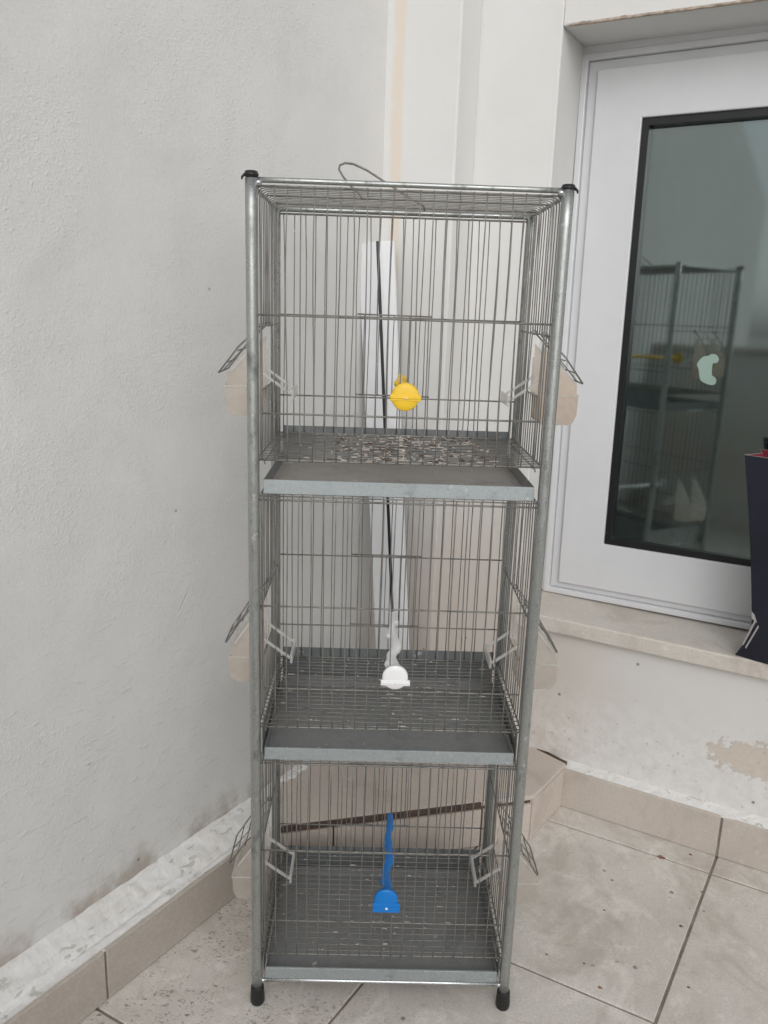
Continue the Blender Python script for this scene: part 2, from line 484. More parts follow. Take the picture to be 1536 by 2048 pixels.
# ---------------------------------------------------------------- ground and floor tiles
FA = R(-29.5)                     # direction of the tile rows (along the house wall)
UB = Vector((math.cos(FA), math.sin(FA), 0))
UA = Vector((math.cos(R(57.5)), math.sin(R(57.5)), 0))
g = MB()
g.add([(-600, -600, -0.03), (600, -600, -0.03), (600, 600, -0.03), (-600, 600, -0.03)], [(0, 1, 2, 3)])
tag(g.build('ground', M['ground'], fix=False), kind='structure')
fl = MB()
fl.box((-1.9, -2.3, -0.028), (2.4, 1.3, -0.0035))
floor = tag(fl.build('floor', M['grout'], fix=False), kind='structure')
O0 = Vector((0.675, -0.027, 0))
TB, TA, GW = 0.458, 0.4575, 0.0052
for i in range(-5, 4):
    for j in range(-6, 3):
        w = MB()
        u0, u1 = i * TB + GW / 2, (i + 1) * TB - GW / 2
        v0, v1 = j * TA + GW / 2, (j + 1) * TA - GW / 2
        q = [O0 + UB * u + UA * v for u, v in ((u0, v0), (u1, v0), (u1, v1), (u0, v1))]
        c = sum(q, Vector()) / 4
        if c.x < -1.9 or c.y < -2.2 or c.x > 2.2 or (c - Vector((0.3, 0.2, 0))).length > 2.6:
            continue
        if c.y - 0.35 > 0.787 - 0.577 * (c.x - 0.381) or c.y - 0.45 > 0.792 + 1.48 * (c.x - 0.175):
            continue
        dz = rnd.uniform(-0.0006, 0.0006)
        w.prism([(a.x, a.y) for a in q], -0.02, dz)
        w.build('floor_tile', M['floor'], floor, bevel=0.0016, bseg=1)

# ---------------------------------------------------------------- left side wall and its skirting
LW = (0.175, 0.792, 0.0)
LR = R(56)
side = empty('side_wall', LW, (0, 0, LR))
tag(side, 'rough grey-white rendered wall filling the left of the photo', 'wall')
w = MB()
w.box((-12.0, 0.0, -0.3), (0.30, 0.22, 3.1))
w.build('render', M['side_wall'], side, bevel=0.004)
skl = empty('skirting', LW, (0, 0, LR))
tag(skl, 'low beige tiled skirting with broken white plaster ledge along the left wall', 'skirting')
x1 = -0.30
xs = [-0.898 - 0.455 * k for k in range(0, 6)]
edges = [x1] + xs
for k in range(len(edges) - 1):
    a, b = edges[k + 1], edges[k]
    t = MB()
    t.box((a + 0.0022, -0.089, 0.001), (b - 0.0022, -0.081, 0.0985 + rnd.uniform(-0.001, 0.001)))
    t.build('tile', M['skirt'], skl, bevel=0.0012, bseg=1)
t = MB()
t.box((edges[-1], -0.0868, 0.0), (x1, -0.0815, 0.096))
t.build('joint', M['grout'], skl)
# plaster ledge: a lumpy strip between skirting top and wall
lg = MB()
nx, ny = 420, 14
X0, X1 = -2.6, -0.16
vv, ff = [], []
for i in range(nx + 1):
    x = X0 + (X1 - X0) * i / nx
    for j in range(ny + 1):
        s_ = j / ny
        yy = -0.0865 + 0.094 * s_
        base = 0.0965 + 0.024 * (s_ ** 1.6)
        crack = -0.0035 * math.exp(-((s_ - 0.26 - 0.06 * noise.noise((x * 4, 0, 0))) / 0.05) ** 2)
        hgt = 0.0042 * noise.noise((x * 22, yy * 35, 1.3)) + 0.0014 * noise.noise((x * 70, yy * 80, 5)) + 0.0006 * noise.noise((x * 200, yy * 200, 9))
        if s_ < 0.08:
            hgt = hgt * 0.4
        vv.append((x, yy, base + crack + hgt))
for i in range(nx):
    for j in range(ny):
        a = i * (ny + 1) + j
        ff.append((a, a + ny + 1, a + ny + 2, a + 1))
n0 = len(vv)
lg.add(vv, ff, False)
lg.add([(X0, -0.0812, 0.0), (X1, -0.0812, 0.0), (X1, -0.0812, 0.0995), (X0, -0.0812, 0.0995)], [(0, 1, 2, 3)])
lg.build('plaster_ledge', M['mortar'], skl, fix=False)

# ---------------------------------------------------------------- house wall with door opening
HW = (0.381, 0.787, 0.0)
HR = R(-30)
house = empty('house_wall', HW, (0, 0, HR))
tag(house, 'white painted house wall with corner pilaster and recessed door opening', 'wall')
JX, DR, LZ = 0.174, 1.20, 1.722
w = MB()
w.box((-0.24, 0.0, -0.3), (JX, 0.22, 3.1))
w.box((JX, 0.0, -0.3), (3.2, 0.22, 0.43))
w.box((JX, 0.0, LZ), (3.2, 0.22, 3.1))
w.box((DR, 0.0, 0.43), (3.2, 0.22, LZ))
w.build('wall_face', M['house_wall'], house, bevel=0.003)
w = MB()
w.box((-0.30, -0.0985, -0.3), (-0.0066, 0.0, 3.1))
w.build('pilaster', M['house_wall'], house, bevel=0.004)
# chipped arris under the lintel
w = MB()
for k in range(90):
    x = JX + 0.012 + k * 0.0116
    h = 0.0035 + 0.003 * noise.noise((x * 40, 0, 2))
    if h > 0.002:
        w.box((x, -0.0012 - 0.001 * rnd.random(), LZ - 0.0005 - 0.001 * rnd.random()), (x + 0.0118, 0.004, LZ + h))
w.build('broken_edge', m_plain('bare_render', (0.40, 0.33, 0.27), 0.95, var=0.35, vscale=60, nscale=120, nstr=0.5), house, bevel=0.0008, bseg=1)
w = MB()
w.box((JX + 0.0005, -0.022, 0.4305), (DR - 0.0005, 0.215, 0.468))
sill = w.build('door_sill', M['marble'], house, bevel=0.004)
# skirting of the house wall
skr = empty('skirting', HW, (0, 0, HR))
tag(skr, 'beige tiled skirting below the door sill wall, stained at its right tile', 'skirting')
sx = [0.325, 0.684, 1.142, 1.60, 2.06]
for a, b in zip(sx[:-1], sx[1:]):
    t = MB()
    t.box((a + 0.0024, -0.035, 0.001), (b - 0.0024, -0.026, 0.0985 + rnd.uniform(-0.001, 0.001)))
    t.build('tile', M['skirt_pale'], skr, bevel=0.0012, bseg=1)
t = MB()
t.box((sx[0], -0.0325, 0.0), (sx[-1], -0.0262, 0.096))
t.build('joint', M['grout'], skr)
lg = MB()
nx, ny = 300, 7
vv, ff = [], []
for i in range(nx + 1):
    x = 0.30 + 1.76 * i / nx
    for j in range(ny + 1):
        s_ = j / ny
        yy = -0.033 + 0.038 * s_
        base = 0.0968 + 0.012 * s_
        hgt = 0.0022 * noise.noise((x * 30, yy * 60, 11)) + 0.0013 * noise.noise((x * 90, yy * 90, 15))
        vv.append((x, yy, base + hgt))
for i in range(nx):
    for j in range(ny):
        a = i * (ny + 1) + j
        ff.append((a, a + ny + 1, a + ny + 2, a + 1))
lg.add(vv, ff)
lg.build('plaster_ledge', M['mortar'], skr, fix=False)

# unseen low parapet added behind the camera to shade the lower walls
par = empty('shading_parapet', HW, (0, 0, HR))
tag(par, 'added low white wall out of view that shades the lower walls, reflected in the door glass', 'wall')
w = MB()
w.box((-6.0, -3.45, -0.02), (4.5, -3.27, 1.02))
w.build('render', M['house_wall'], par, bevel=0.01)
w = MB()
w.box((-6.0, -3.49, 1.0205), (4.5, -3.23, 1.055))
w.build('coping', M['marble'], par, bevel=0.005)

# ---------------------------------------------------------------- tiled corner step
K = Vector((0.548, 0.460, 0))
blk = empty('corner_step', (0.25, 0.5, 0))
tag(blk, 'low beige tiled step filling the corner behind the cages', 'step')
BO = (0.25, 0.5, 0)
KL = Vector((0.003, 0.3305, 0))
dF = (KL - K).normalized()
nF = Vector((-dF.y, dF.x, 0))
if nF.y > 0:
    nF = -nF
poly = [K, Vector((0.652, 0.598, 0)), Vector((0.618, 0.636, 0)), Vector((0.583, 0.674, 0)), Vector((0.36, 0.81, 0)), Vector((0.18, 0.82, 0)), Vector((-0.0185, 0.514, 0)), KL]
core = [(q.x, q.y) for q in poly]
inn = [tuple((Vector((x, y, 0)) + (Vector((0.25, 0.55, 0)) - Vector((x, y, 0))).normalized() * 0.010)[:2]) for x, y in core]
MB().prism(inn, 0.0, 0.101).build('core', M['gap'], blk, BO)
top = MB()
ov = [K - nF * 0.001 + Vector((0.003, 0, 0)), Vector((0.6525, 0.5975, 0))] + poly[2:]
top.prism([(q.x, q.y) for q in ov], 0.101, 0.1125)
top.build('top_tile', M['step'], blk, BO, bevel=0.0015, bseg=1)
t = MB()
p0, p1 = K + dF * 0.122, KL
q = [p0 + nF * 0.0035, p1 + nF * 0.0035, p1 - nF * 0.004, p0 - nF * 0.004]
t.prism([(v.x, v.y) for v in q], 0.1005, 0.1118)
t.build('biscuit_edge', M['biscuit'], blk, BO, bevel=0.001, bseg=1)
# front face tiles, a brown open joint above them
L_ = (KL - K).length
cuts = [0.0, 0.118, 0.45, L_ + 0.052]
for a, b in zip(cuts[:-1], cuts[1:]):
    p0, p1 = K + dF * (a + 0.002), K + dF * (b - 0.002)
    t = MB()
    q = [p0 + nF * 0.0005, p1 + nF * 0.0005, p1 - nF * 0.008, p0 - nF * 0.008]
    t.prism([(v.x, v.y) for v in q], 0.001, 0.092)
    t.build('front_tile', M['step'], blk, BO, bevel=0.001, bseg=1)
t = MB()
t.bar((0.6545, 0.6035, 0.108), (0.588, 0.678, 0.1085), 0.009, 0.008)
t.build('dirty_joint', M['gap'], blk, BO)
dS = (Vector((0.652, 0.598, 0)) - K).normalized()
nS = Vector((dS.y, -dS.x, 0))
t = MB()
q = [K + dS * 0.003 + nS * 0.001, K + dS * 0.166 + nS * 0.001, K + dS * 0.166 - nS * 0.008, K + dS * 0.003 - nS * 0.008]
t.prism([(v.x, v.y) for v in q], 0.001, 0.0985)
t.build('side_tile', M['step'], blk, BO, bevel=0.001, bseg=1)
# mortar run between step and left wall
mt = MB()
nn = 70
for i in range(nn):
    a = i / nn
    p = Vector((-0.019, 0.505, 0)).lerp(Vector((0.165, 0.79, 0)), a)
    s_ = 0.012 + 0.006 * noise.noise((i * 0.35, 0, 4))
    mt.box((p.x - s_, p.y - s_, 0.108), (p.x + s_ + 0.008, p.y + s_, 0.1165 + 0.004 * noise.noise((i * 0.6, 2, 4))))
mt.build('mortar_strip', M['mortar'], blk, BO, bevel=0.003, bseg=1)
mt = MB()
gp_ = [(0.0025, 0.3305), (-0.019, 0.514), (-0.02, 0.50), (-0.06, 0.44), (-0.115, 0.36), (-0.06, 0.312)]
mt.prism(gp_, 0.0, 0.1105)
mt.build('plaster_fill', M['mortar'], blk, BO, bevel=0.004)

# ---------------------------------------------------------------- door
DO = Vector(HW) + Matrix.Rotation(HR, 3, 'Z') @ Vector((0.188, 0.145, 0.468))
door = empty('glazed_door', DO, (0, 0, 0))
door.rotation_mode = 'QUATERNION'
door.rotation_quaternion = Matrix.Rotation(HR, 3, 'Z').to_quaternion() @ Matrix.Rotation(R(-0.55), 3, 'Y').to_quaternion()
tag(door, 'white framed glazed door set back in the wall above the marble sill', 'door')
DW, DH = 0.985, 1.238


def frame_ring(mb, x0, z0, x1_, z1_, y0, y1, ix0, iz0, ix1, iz1):
    o4 = [(x0, z0), (x1_, z0), (x1_, z1_), (x0, z1_)]
    i4 = [(ix0, iz0), (ix1, iz0), (ix1, iz1), (ix0, iz1)]
    vv = [(x, y, z) for y in (y0, y1) for q in (o4, i4) for x, z in q]
    ff = []
    for k in range(4):
        k2 = (k + 1) % 4
        ff += [(k, k2, 4 + k2, 4 + k), (8 + k, 12 + k, 12 + k2, 8 + k2), (k, 8 + k, 8 + k2, k2), (4 + k, 4 + k2, 12 + k2, 12 + k)]
    return mb.add(vv, ff)


def ring(x0, z0, x1_, z1_, w_, y0, y1):
    """mitred rectangular frame, four bars"""
    out = []
    o4 = [(x0, z0), (x1_, z0), (x1_, z1_), (x0, z1_)]
    i4 = [(x0 + w_, z0 + w_), (x1_ - w_, z0 + w_), (x1_ - w_, z1_ - w_), (x0 + w_, z1_ - w_)]
    for k in range(4):
        k2 = (k + 1) % 4
        out.append([o4[k], o4[k2], i4[k2], i4[k]])
    return out


fr = MB()
frame_ring(fr, -0.003, 0.0015, DW, DH, -0.004, 0.06, 0.0115, 0.016, DW - 0.0145, DH - 0.0145)
frame_ring(fr, 0.0117, 0.0162, DW - 0.0147, DH - 0.0147, 0.0065, 0.06, 0.0332, 0.0377, DW - 0.0362, DH - 0.0362)
fr.build('frame', M['upvc'], door, bevel=0.0025, bseg=2)
sa = MB()
frame_ring(sa, 0.0345, 0.033, DW - 0.0345, DH - 0.0345, -0.0035, 0.05, 0.1385, 0.1475, DW - 0.1385, DH - 0.1385)
sa.build('sash', M['upvc'], door, bevel=0.0022, bseg=2)
ga = MB()
for pz in ring(0.1375, 0.1465, DW - 0.1375, DH - 0.1375, 0.0165, 0, 0):
    ga.prism_y(pz, 0.004, 0.03)
ga.build('gasket', M['gasket'], door)
gp = MB()
gy = lambda x, z: 0.0165 + 0.011 * (z - 0.62) - 0.011 * (x - 0.4925)      # the pane sits a little skew in its gasket
gq = [(0.142, 0.151), (DW - 0.142, 0.151), (DW - 0.142, DH - 0.142), (0.142, DH - 0.142)]
gp.add([(x, gy(x, z), z) for x, z in gq], [(0, 1, 2, 3)])
gp.add([(x, gy(x, z) + 0.012, z) for x, z in gq], [(3, 2, 1, 0)])
sl = MB()
sl.box((-0.012, 0.002, DH + 0.0004), (DW + 0.012, 0.058, DH + 0.03))
sl.box((-0.012, 0.0025, 0.004), (-0.0034, 0.058, DH))
sl.build('sealant', M['profile'], door)
gp.build('glass_pane', M['glass'], door, fix=False)
# stocking shaped sticker on the glass
ST = [(.4903, 1.0523), (.4958, 1.0632), (.5033, 1.0714), (.5133, 1.072), (.5177, 1.0768), (.5276, 1.0773), (.5351, 1.0708), (.5361, 1.0622), (.5302, 1.0566), (.5249, 1.0587), (.5235, 1.0506), (.5250, 1.0297), (.5303, 1.0286), (.5361, 1.022), (.5355, 1.0132), (.5293, 1.0092), (.5155, 1.0117), (.5029, 1.0178), (.499, 1.0282), (.4964, 1.0439)]
sm = []
for k in range(len(ST)):                                      # rounded outline
    a, b = ST[k], ST[(k + 1) % len(ST)]
    for t_ in (0.25, 0.75):
        sm.append((a[0] + (b[0] - a[0]) * t_ - 0.188, a[1] + (b[1] - a[1]) * t_ - 0.468))
stk = MB()
stk.prism_y(sm, 0.0162, 0.0170)
so = stk.build('sticker', M['sticker'], None)
so.location = door.location
so.rotation_mode = 'QUATERNION'
so.rotation_quaternion = door.rotation_quaternion
tag(so, 'small pale mint stocking shaped sticker on the door glass', 'sticker')
# the dim room behind
rm = MB()
rx0, rx1, ry1 = -0.6, 1.9, 2.2
rm.add([(rx0, .24, -.3), (rx1, .24, -.3), (rx1, ry1, -.3), (rx0, ry1, -.3), (rx0, .24, 2.4), (rx1, .24, 2.4), (rx1, ry1, 2.4), (rx0, ry1, 2.4)],
       [(0, 1, 2, 3), (7, 6, 5, 4), (1, 5, 6, 2), (2, 6, 7, 3), (3, 7, 4, 0)])
ro = rm.build('room_interior', M['room'], None, fix=False)
ro.location = HW
ro.rotation_euler = (0, 0, HR)
tag(ro, kind='structure')

# ---------------------------------------------------------------- bird cage rack
W, D, H = 0.42, 0.2652, 1.3201
RO = (W / 2, D / 2, 0)
rack = empty('bird_cage_rack', RO)
tag(rack, 'tall galvanised rack of three stacked wire bird cages', 'bird cage')
P = lambda mb, name, mat, par=rack, **k: mb.build(name, M[mat], par, RO, **k)
PR = 0.0085
for x in (0, W):
    for y in (0, D):
        m = MB()
        n_ = 26
        m.tube([(x, y, 0.02 + (H - 0.02) * k / n_) for k in range(n_ + 1)], PR, 20)
        P(m, 'post', 'tube', fix=False)
        m = MB()
        m.lathe((x, y, 0), [(0.0085, 0.0), (0.0108, 0.0012), (0.0122, 0.005), (0.0122, 0.012), (0.0112, 0.028), (0.0108, 0.0335), (0.0102, 0.0345), (0.0084, 0.0346)], 24)
        P(m, 'rubber_foot', 'rubber', fix=False)
for x, dz, tilt in ((0, 0.0035, 1), (W, 0.0, -1)):
    m = MB()
    m.lathe((x, 0, H + dz), [(0.006, -0.008), (0.0072, -0.003), (0.0095, -0.0005), (0.0100, 0.0012), (0.0093, 0.0026), (0.0088, 0.0029), (0.0086, 0.0046), (0.0070, 0.0056), (0.003, 0.0059)], 20)
    m.tube([(x - tilt * 0.0085, -0.002, H + dz + 0.0005), (x - tilt * 0.0118, -0.003, H + dz - 0.0025), (x - tilt * 0.0122, -0.003, H + dz - 0.006)], [0.0022, 0.0018, 0.001], 6)
    P(m, 'post_cap', 'rubber', fix=False)


def straight(mb, a, b, r, seg=8, n=2):
    a, b = Vector(a), Vector(b)
    return mb.tube([a.lerp(b, k / n) for k in range(n + 1)], r, seg)


for a, b, r in (((0, 0, 1.3185), (W, 0, 1.3175), .0037), ((0, D, 1.3095), (W, D, 1.3095), .0042), ((0.001, 0, 1.3115), (0.001, D, 1.3105), .0032), ((W - 0.001, 0, 1.3115), (W - 0.001, D, 1.3105), .0032)):
    m = MB()
    straight(m, a, b, r, 12, 8)
    P(m, 'top_rail', 'tube', fix=False)
for a, b, r, mt_ in (((0, 0, .0470), (W, 0, .0470), .0034, 'chrome'), ((0, D, .0480), (W, D, .0480), .0034, 'chrome'), ((0, 0, .0470), (0, D, .0470), .0034, 'tube'), ((W, 0, .0470), (W, D, .0470), .0034, 'tube')):
    m = MB()
    straight(m, a, b, r, 12, 4)
    P(m, 'bottom_rail', mt_, fix=False)
# welds where the tubes meet
for x in (0, W):
    s_ = 1 if x == 0 else -1
    for z in (1.3145, 0.0465):
        m = MB()
        m.lathe((x + s_ * 0.0095, -0.001, z), [(0.001, -0.0045), (0.0042, -0.002), (0.0048, 0.001), (0.003, 0.0042)], 10)
        P(m, 'weld', 'chrome', fix=False)
# carry handle
m = MB()
hp = [(.238, .150, 1.302), (.236, .150, 1.309), (.215, .147, 1.319), (.180, .141, 1.338), (.150, .137, 1.3545), (.130, .134, 1.3620), (.118, .131, 1.3625), (.1105, .126, 1.3585), (.1095, .120, 1.352), (.116, .109, 1.341), (.128, .096, 1.327), (.142, .085, 1.314), (.146, .083, 1.308)]
m.tube(hp, 0.0016, 8)
P(m, 'carry_handle', 'wire', fix=False)

CAGES = [  # bottom, low bar, mid bar, lower top bar, top, tray lip top, tray lip bottom, rear plate top, hinge z, feeder lip z
    dict(bot=.9429, low=1.0096, mid=1.1450, bar=1.3110, top=1.3125, lt=.9143, lb=.8935, rp=.9539, hz=1.128, fz=1.057, rmid=1.142, rlow=1.007),
    dict(bot=.5211, low=.5865, mid=.7206, bar=.8842, top=.8905, lt=.4850, lb=.4650, rp=.5378, hz=.704, fz=.616, rmid=.7196, rlow=.5846),
    dict(bot=.1000, low=.1655, mid=.2996, bar=.4572, top=.4625, lt=.0718, lb=.0535, rp=.1110, hz=.283, fz=.196, rmid=.2975, rlow=.163),
]
WR = 0.00094


def wavy(x, y, z0, z1, amp, n, seed, fixz=()):
    """a nearly straight upright wire with the small bends of an old cage"""
    pts = []
    a = (rnd.random() - 0.5) * 2 * amp
    b = (rnd.random() - 0.5) * amp
    for k in range(n + 1):
        t = k / n
        z = z0 + (z1 - z0) * t
        dx = a * math.sin(math.pi * t) + b * math.sin(2 * math.pi * t)
        dy = 0.4 * b * math.sin(math.pi * t)
        pts.append((x + dx, y + dy, z))
    return pts


for ci, c in enumerate(CAGES):
    amp = (0.0032, 0.0018, 0.0014)[ci]
    # front
    m = MB()
    straight(m, (.004, 0, c['bar']), (W - .004, 0, c['bar'] - .0005), .0015, 8, 6)
    front = P(m, 'front_grid', 'wire', fix=False)
    m = MB()
    straight(m, (.0065, 0, c['mid']), (W - .0065, 0, c['mid'] - .001), .0014, 8, 6)
    P(m, 'bar', 'wire', front, fix=False)
    m = MB()
    straight(m, (.0120, 0, c['low']), (W - .0135, 0, c['low'] - .0005), .0014, 8, 6)
    P(m, 'bar', 'wire', front, fix=False)
    m = MB()
    straight(m, (.0075, 0, c['bot']), (W - .0075, 0, c['bot'] + .0005), .0015, 8, 6)
    P(m, 'bar', 'wire', front, fix=False)
    if ci:
        m = MB()
        straight(m, (.006, 0, c['top'] - .0008), (W - .006, 0, c['top'] - .0008), .0010, 8, 4)
        P(m, 'bar', 'wire', front, fix=False)
    ztop = c['bar'] + (0.0015 if ci == 0 else 0.006)
    for k in range(23):
        m = MB()
        x = .0133 + .0176 * k + rnd.uniform(-.0006, .0006)
        m.tube(wavy(x, -.0022, c['bot'], ztop, amp, 8, k), WR, 6)
        P(m, 'wire', 'wire', front, fix=False)
    # rear
    m = MB()
    zt = 1.3023 if ci == 0 else c['bar'] - .001
    straight(m, (.006, D, zt), (W - .006, D, zt), .0015, 8, 4)
    rear = P(m, 'rear_grid', 'wire', fix=False)
    for z, r_ in ((c['rmid'], .0013), (c['rlow'], .0013), (c['bot'] - .001, .0014)):
        m = MB()
        straight(m, (.006, D, z), (W - .006, D, z), r_, 8, 4)
        P(m, 'bar', 'wire', rear, fix=False)
    for k in range(23):
        m = MB()
        x = .0125 + .0179 * k + rnd.uniform(-.001, .001)
        m.tube(wavy(x, D + .002, c['bot'], zt, amp * 0.7, 6, k), WR, 6)
        P(m, 'wire', 'wire', rear, fix=False)
    # small sliding door at the back
    m = MB()
    dx0, dx1 = .138, .264
    for z in (c['rmid'] + .0045, c['rlow'] + .0050):
        straight(m, (dx0, D - .003, z), (dx1, D - .003, z - .001), .0013, 8, 3)
    for x in (dx0 + .012, dx0 + .037, dx0 + .062, dx0 + .088, dx1 - .011):
        m.tube(wavy(x, D - .0045, c['rlow'] + .005, c['rmid'] + .0045, .0008, 4, 0), WR, 6)
    P(m, 'rear_door', 'wire', fix=False)
    # rear kick plate
    m = MB()
    m.box((.0125, D + .0036, c['lb']), (W - .0125, D + .0046, c['rp']))
    P(m, 'rear_plate', 'plate')
    # hoops: each wire runs up one side, over the top and down the other
    segs = []
    for x in (.0045, W - .0045):
        segs.append(((x, .006, c['bot']), (x, D - .006, c['bot'] - .001), .0014))
        segs.append(((x, .008, c['hz']), (x, D - .008, c['hz'] - .001), .0012))
        segs.append(((x, .070, c['hz'] - .092), (x, .178, c['hz'] - .092), .0012))
    for yy in (.085, .185):
        segs.append(((.008, yy, c['top'] - .0035), (W - .008, yy, c['top'] - .0035), .0011))
    side_f = None
    for a, b, r_ in segs:
        m = MB()
        straight(m, a, b, r_, 8, 4)
        if side_f is None:
            side_f = P(m, 'side_grid', 'wire', fix=False)
        else:
            P(m, 'bar', 'wire', side_f, fix=False)
    nh = 14
    for k in range(nh):
        y = .013 + (D - .026) * k / (nh - 1)
        rc, x0, x1_ = .011, .0035, W - .0035
        zt_, zb = c['top'], c['bot'] - .002
        j1, j2 = rnd.uniform(-.001, .001), rnd.uniform(-.001, .001)
        gapped = .084 < y < .165
        m = MB()
        arch = []
        for t_ in range(0, 7):
            a_ = math.pi / 2 * t_ / 6
            arch.append((x0 + rc - rc * math.cos(a_), y, zt_ - rc + rc * math.sin(a_)))
        arch2 = [(x1_ - (q[0] - x0), q[1], q[2]) for q in reversed(arch)]
        zlow = c['hz'] if gapped else zb
        L1 = [(x0 + j1 * math.sin(math.pi * t / 4), y + j2 * math.sin(math.pi * t / 4), zlow + (zt_ - rc - zlow) * t / 4) for t in range(4)]
        L2 = [(x1_ + j2 * math.sin(math.pi * t / 4), y + j1 * math.sin(math.pi * t / 4), zt_ - rc + (zlow - zt_ + rc) * t / 4) for t in range(1, 5)]
        m.tube(L1 + arch + arch2 + L2, WR, 6)
        if gapped:
            for x in (x0, x1_):
                straight(m, (x, y, zb), (x, y, c['hz'] - .092), WR, 6, 2)
        P(m, 'wire', 'wire', side_f, fix=False)
    # wire floor
    gr = None
    for x in (.212, .016, W - .016):                      # bearers, hooked below the front bar
        m = MB()
        straight(m, (x, .0035, c['bot'] - .0022), (x, D - .002, c['bot'] - .0022), .0011, 6, 2)
        m.tube([(x, .004, c['bot'] - .002), (x, -.0025, c['bot'] - .003), (x + .0005, -.0028, c['bot'] - .0048), (x + .001, .000, c['bot'] - .0058)], .0011, 6)
        if gr is None:
            gr = P(m, 'floor_grille', 'wire', fix=False)
        else:
            P(m, 'bearer', 'wire', gr, fix=False)
    for k in range(19):
        m = MB()
        y = .010 + (D - .020) * k / 18
        z = c['bot'] - .0003
        m.tube([(.006, y, z), (.1, y + rnd.uniform(-.0008, .0008), z - rnd.random() * .001), (.21, y + rnd.uniform(-.0008, .0008), z - rnd.random() * .0015), (.31, y, z - rnd.random() * .001), (W - .006, y, z)], .0009, 6)
        P(m, 'wire', 'wire', gr, fix=False)
    # dried residue clinging to the floor wires
    m = MB()
    cnt = (210, 60, 50)[ci]
    for k in range(cnt):
        j = rnd.randrange(0, 19)
        y = .010 + (D - .020) * j / 18
        x = rnd.gauss(.215, .075 if ci == 0 else .07)
        if ci and rnd.random() < .3:
            x = rnd.uniform(.03, .39)
        if not .02 < x < W - .02 or (ci == 0 and rnd.random() < .0):
            continue
        L = rnd.choice((.002, .003, .004, .006, .010)) * rnd.uniform(.7, 1.4)
        z = c['bot'] + .0003
        m.tube([(x, y, z), (x + L * .5, y + rnd.uniform(-.0004, .0004), z + .0004), (x + L, y, z)], rnd.uniform(.0008, .00105), 5, smooth=False)
    for k in range((36, 5, 9)[ci]):                           # flecks on the middle bearer
        y = rnd.uniform(.01, .24)
        m.tube([(.214 + rnd.uniform(-.004, .006), y, c['bot'] + .0006), (.217 + rnd.uniform(-.004, .004), y + rnd.uniform(-.003, .003), c['bot'] + .001)], .0014, 5, smooth=False)
    tag(P(m, 'grille_residue', 'residue', fix=False), kind='stuff')
    if ci == 0:                                            # brown litter caught in the top grille
        m = MB()
        for k in range(170):
            y = .010 + (D - .020) * rnd.randrange(0, 19) / 18 + rnd.uniform(-.003, .003)
            x, L = rnd.uniform(.10, .36), rnd.uniform(.003, .011)
            m.tube([(x, y, c['bot'] - .0008), (x + L * .5, y + rnd.uniform(-.001, .001), c['bot'] + .0004), (x + L, y, c['bot'] - .0006)], rnd.uniform(.0007, .0012), 5, smooth=False)
        tag(m.build('grille_litter', M['litter'], rack, RO, fix=False), kind='stuff')
    # tray runners
    for x in (.0095, W - .0095):
        m = MB()
        if ci < 2:
            straight(m, (x, .004, c['lb'] - .0028), (x, D - .004, c['lb'] - .0028), .0023, 8, 2)
        if ci:
            m.box((x - .0006, .007, c['lb'] - .001), (x + .0006, D - .01, c['bot'] - .0035))
        P(m, 'tray_runner', 'tube', fix=False)
    # feeder door flaps of wire, propped open on the feeders
    for sgn, xo in ((-1, 0.0), (1, W)):
        m = MB()
        q = lambda u, y, z: (xo + sgn * u, y, z)
        y0, y1 = (.084, .166)
        tipz = c['fz'] + (.001 if ci == 0 else .006)
        tipu = .063 if ci == 0 else .060
        sk = (0.0, .004, .010)[ci] * (1 if sgn < 0 else -.5)
        path = [q(.001, y0, c['hz']), q(tipu * .55, y0 + sk, (c['hz'] + tipz) / 2 + .002), q(tipu, y0 + sk, tipz), q(tipu + .0015, y0 + .006 + sk, tipz - .001), q(tipu + .0015, y1 - .006 + sk, tipz - .001), q(tipu, y1 + sk, tipz), q(tipu * .55, y1 + sk, (c['hz'] + tipz) / 2 + .002), q(.001, y1, c['hz'])]
        m.tube(path, .0013, 8)
        for f_ in (.3, .55, .8):
            m.tube([q(tipu * f_, y0 + sk * f_, c['hz'] + (tipz - c['hz']) * f_ + .001), q(tipu * f_, y1 + sk * f_, c['hz'] + (tipz - c['hz']) * f_ + .001)], .001, 6)
        for yv in (y0 + .041,):
            m.tube([q(.001, yv, c['hz']), q(tipu * .5, yv + sk, (c['hz'] + tipz) / 2), q(tipu + .0015, yv + sk, tipz - .001)], .001, 6)
        for yv in (y0 - .001, y1 + .001):                      # hinge eyes
            m.tube([q(.0045 * math.cos(a_), yv, c['hz'] + .003 * math.sin(a_)) for a_ in [k * math.pi / 4 for k in range(9)]], .0010, 6)
        P(m, 'feeder_flap', 'wire', fix=False)

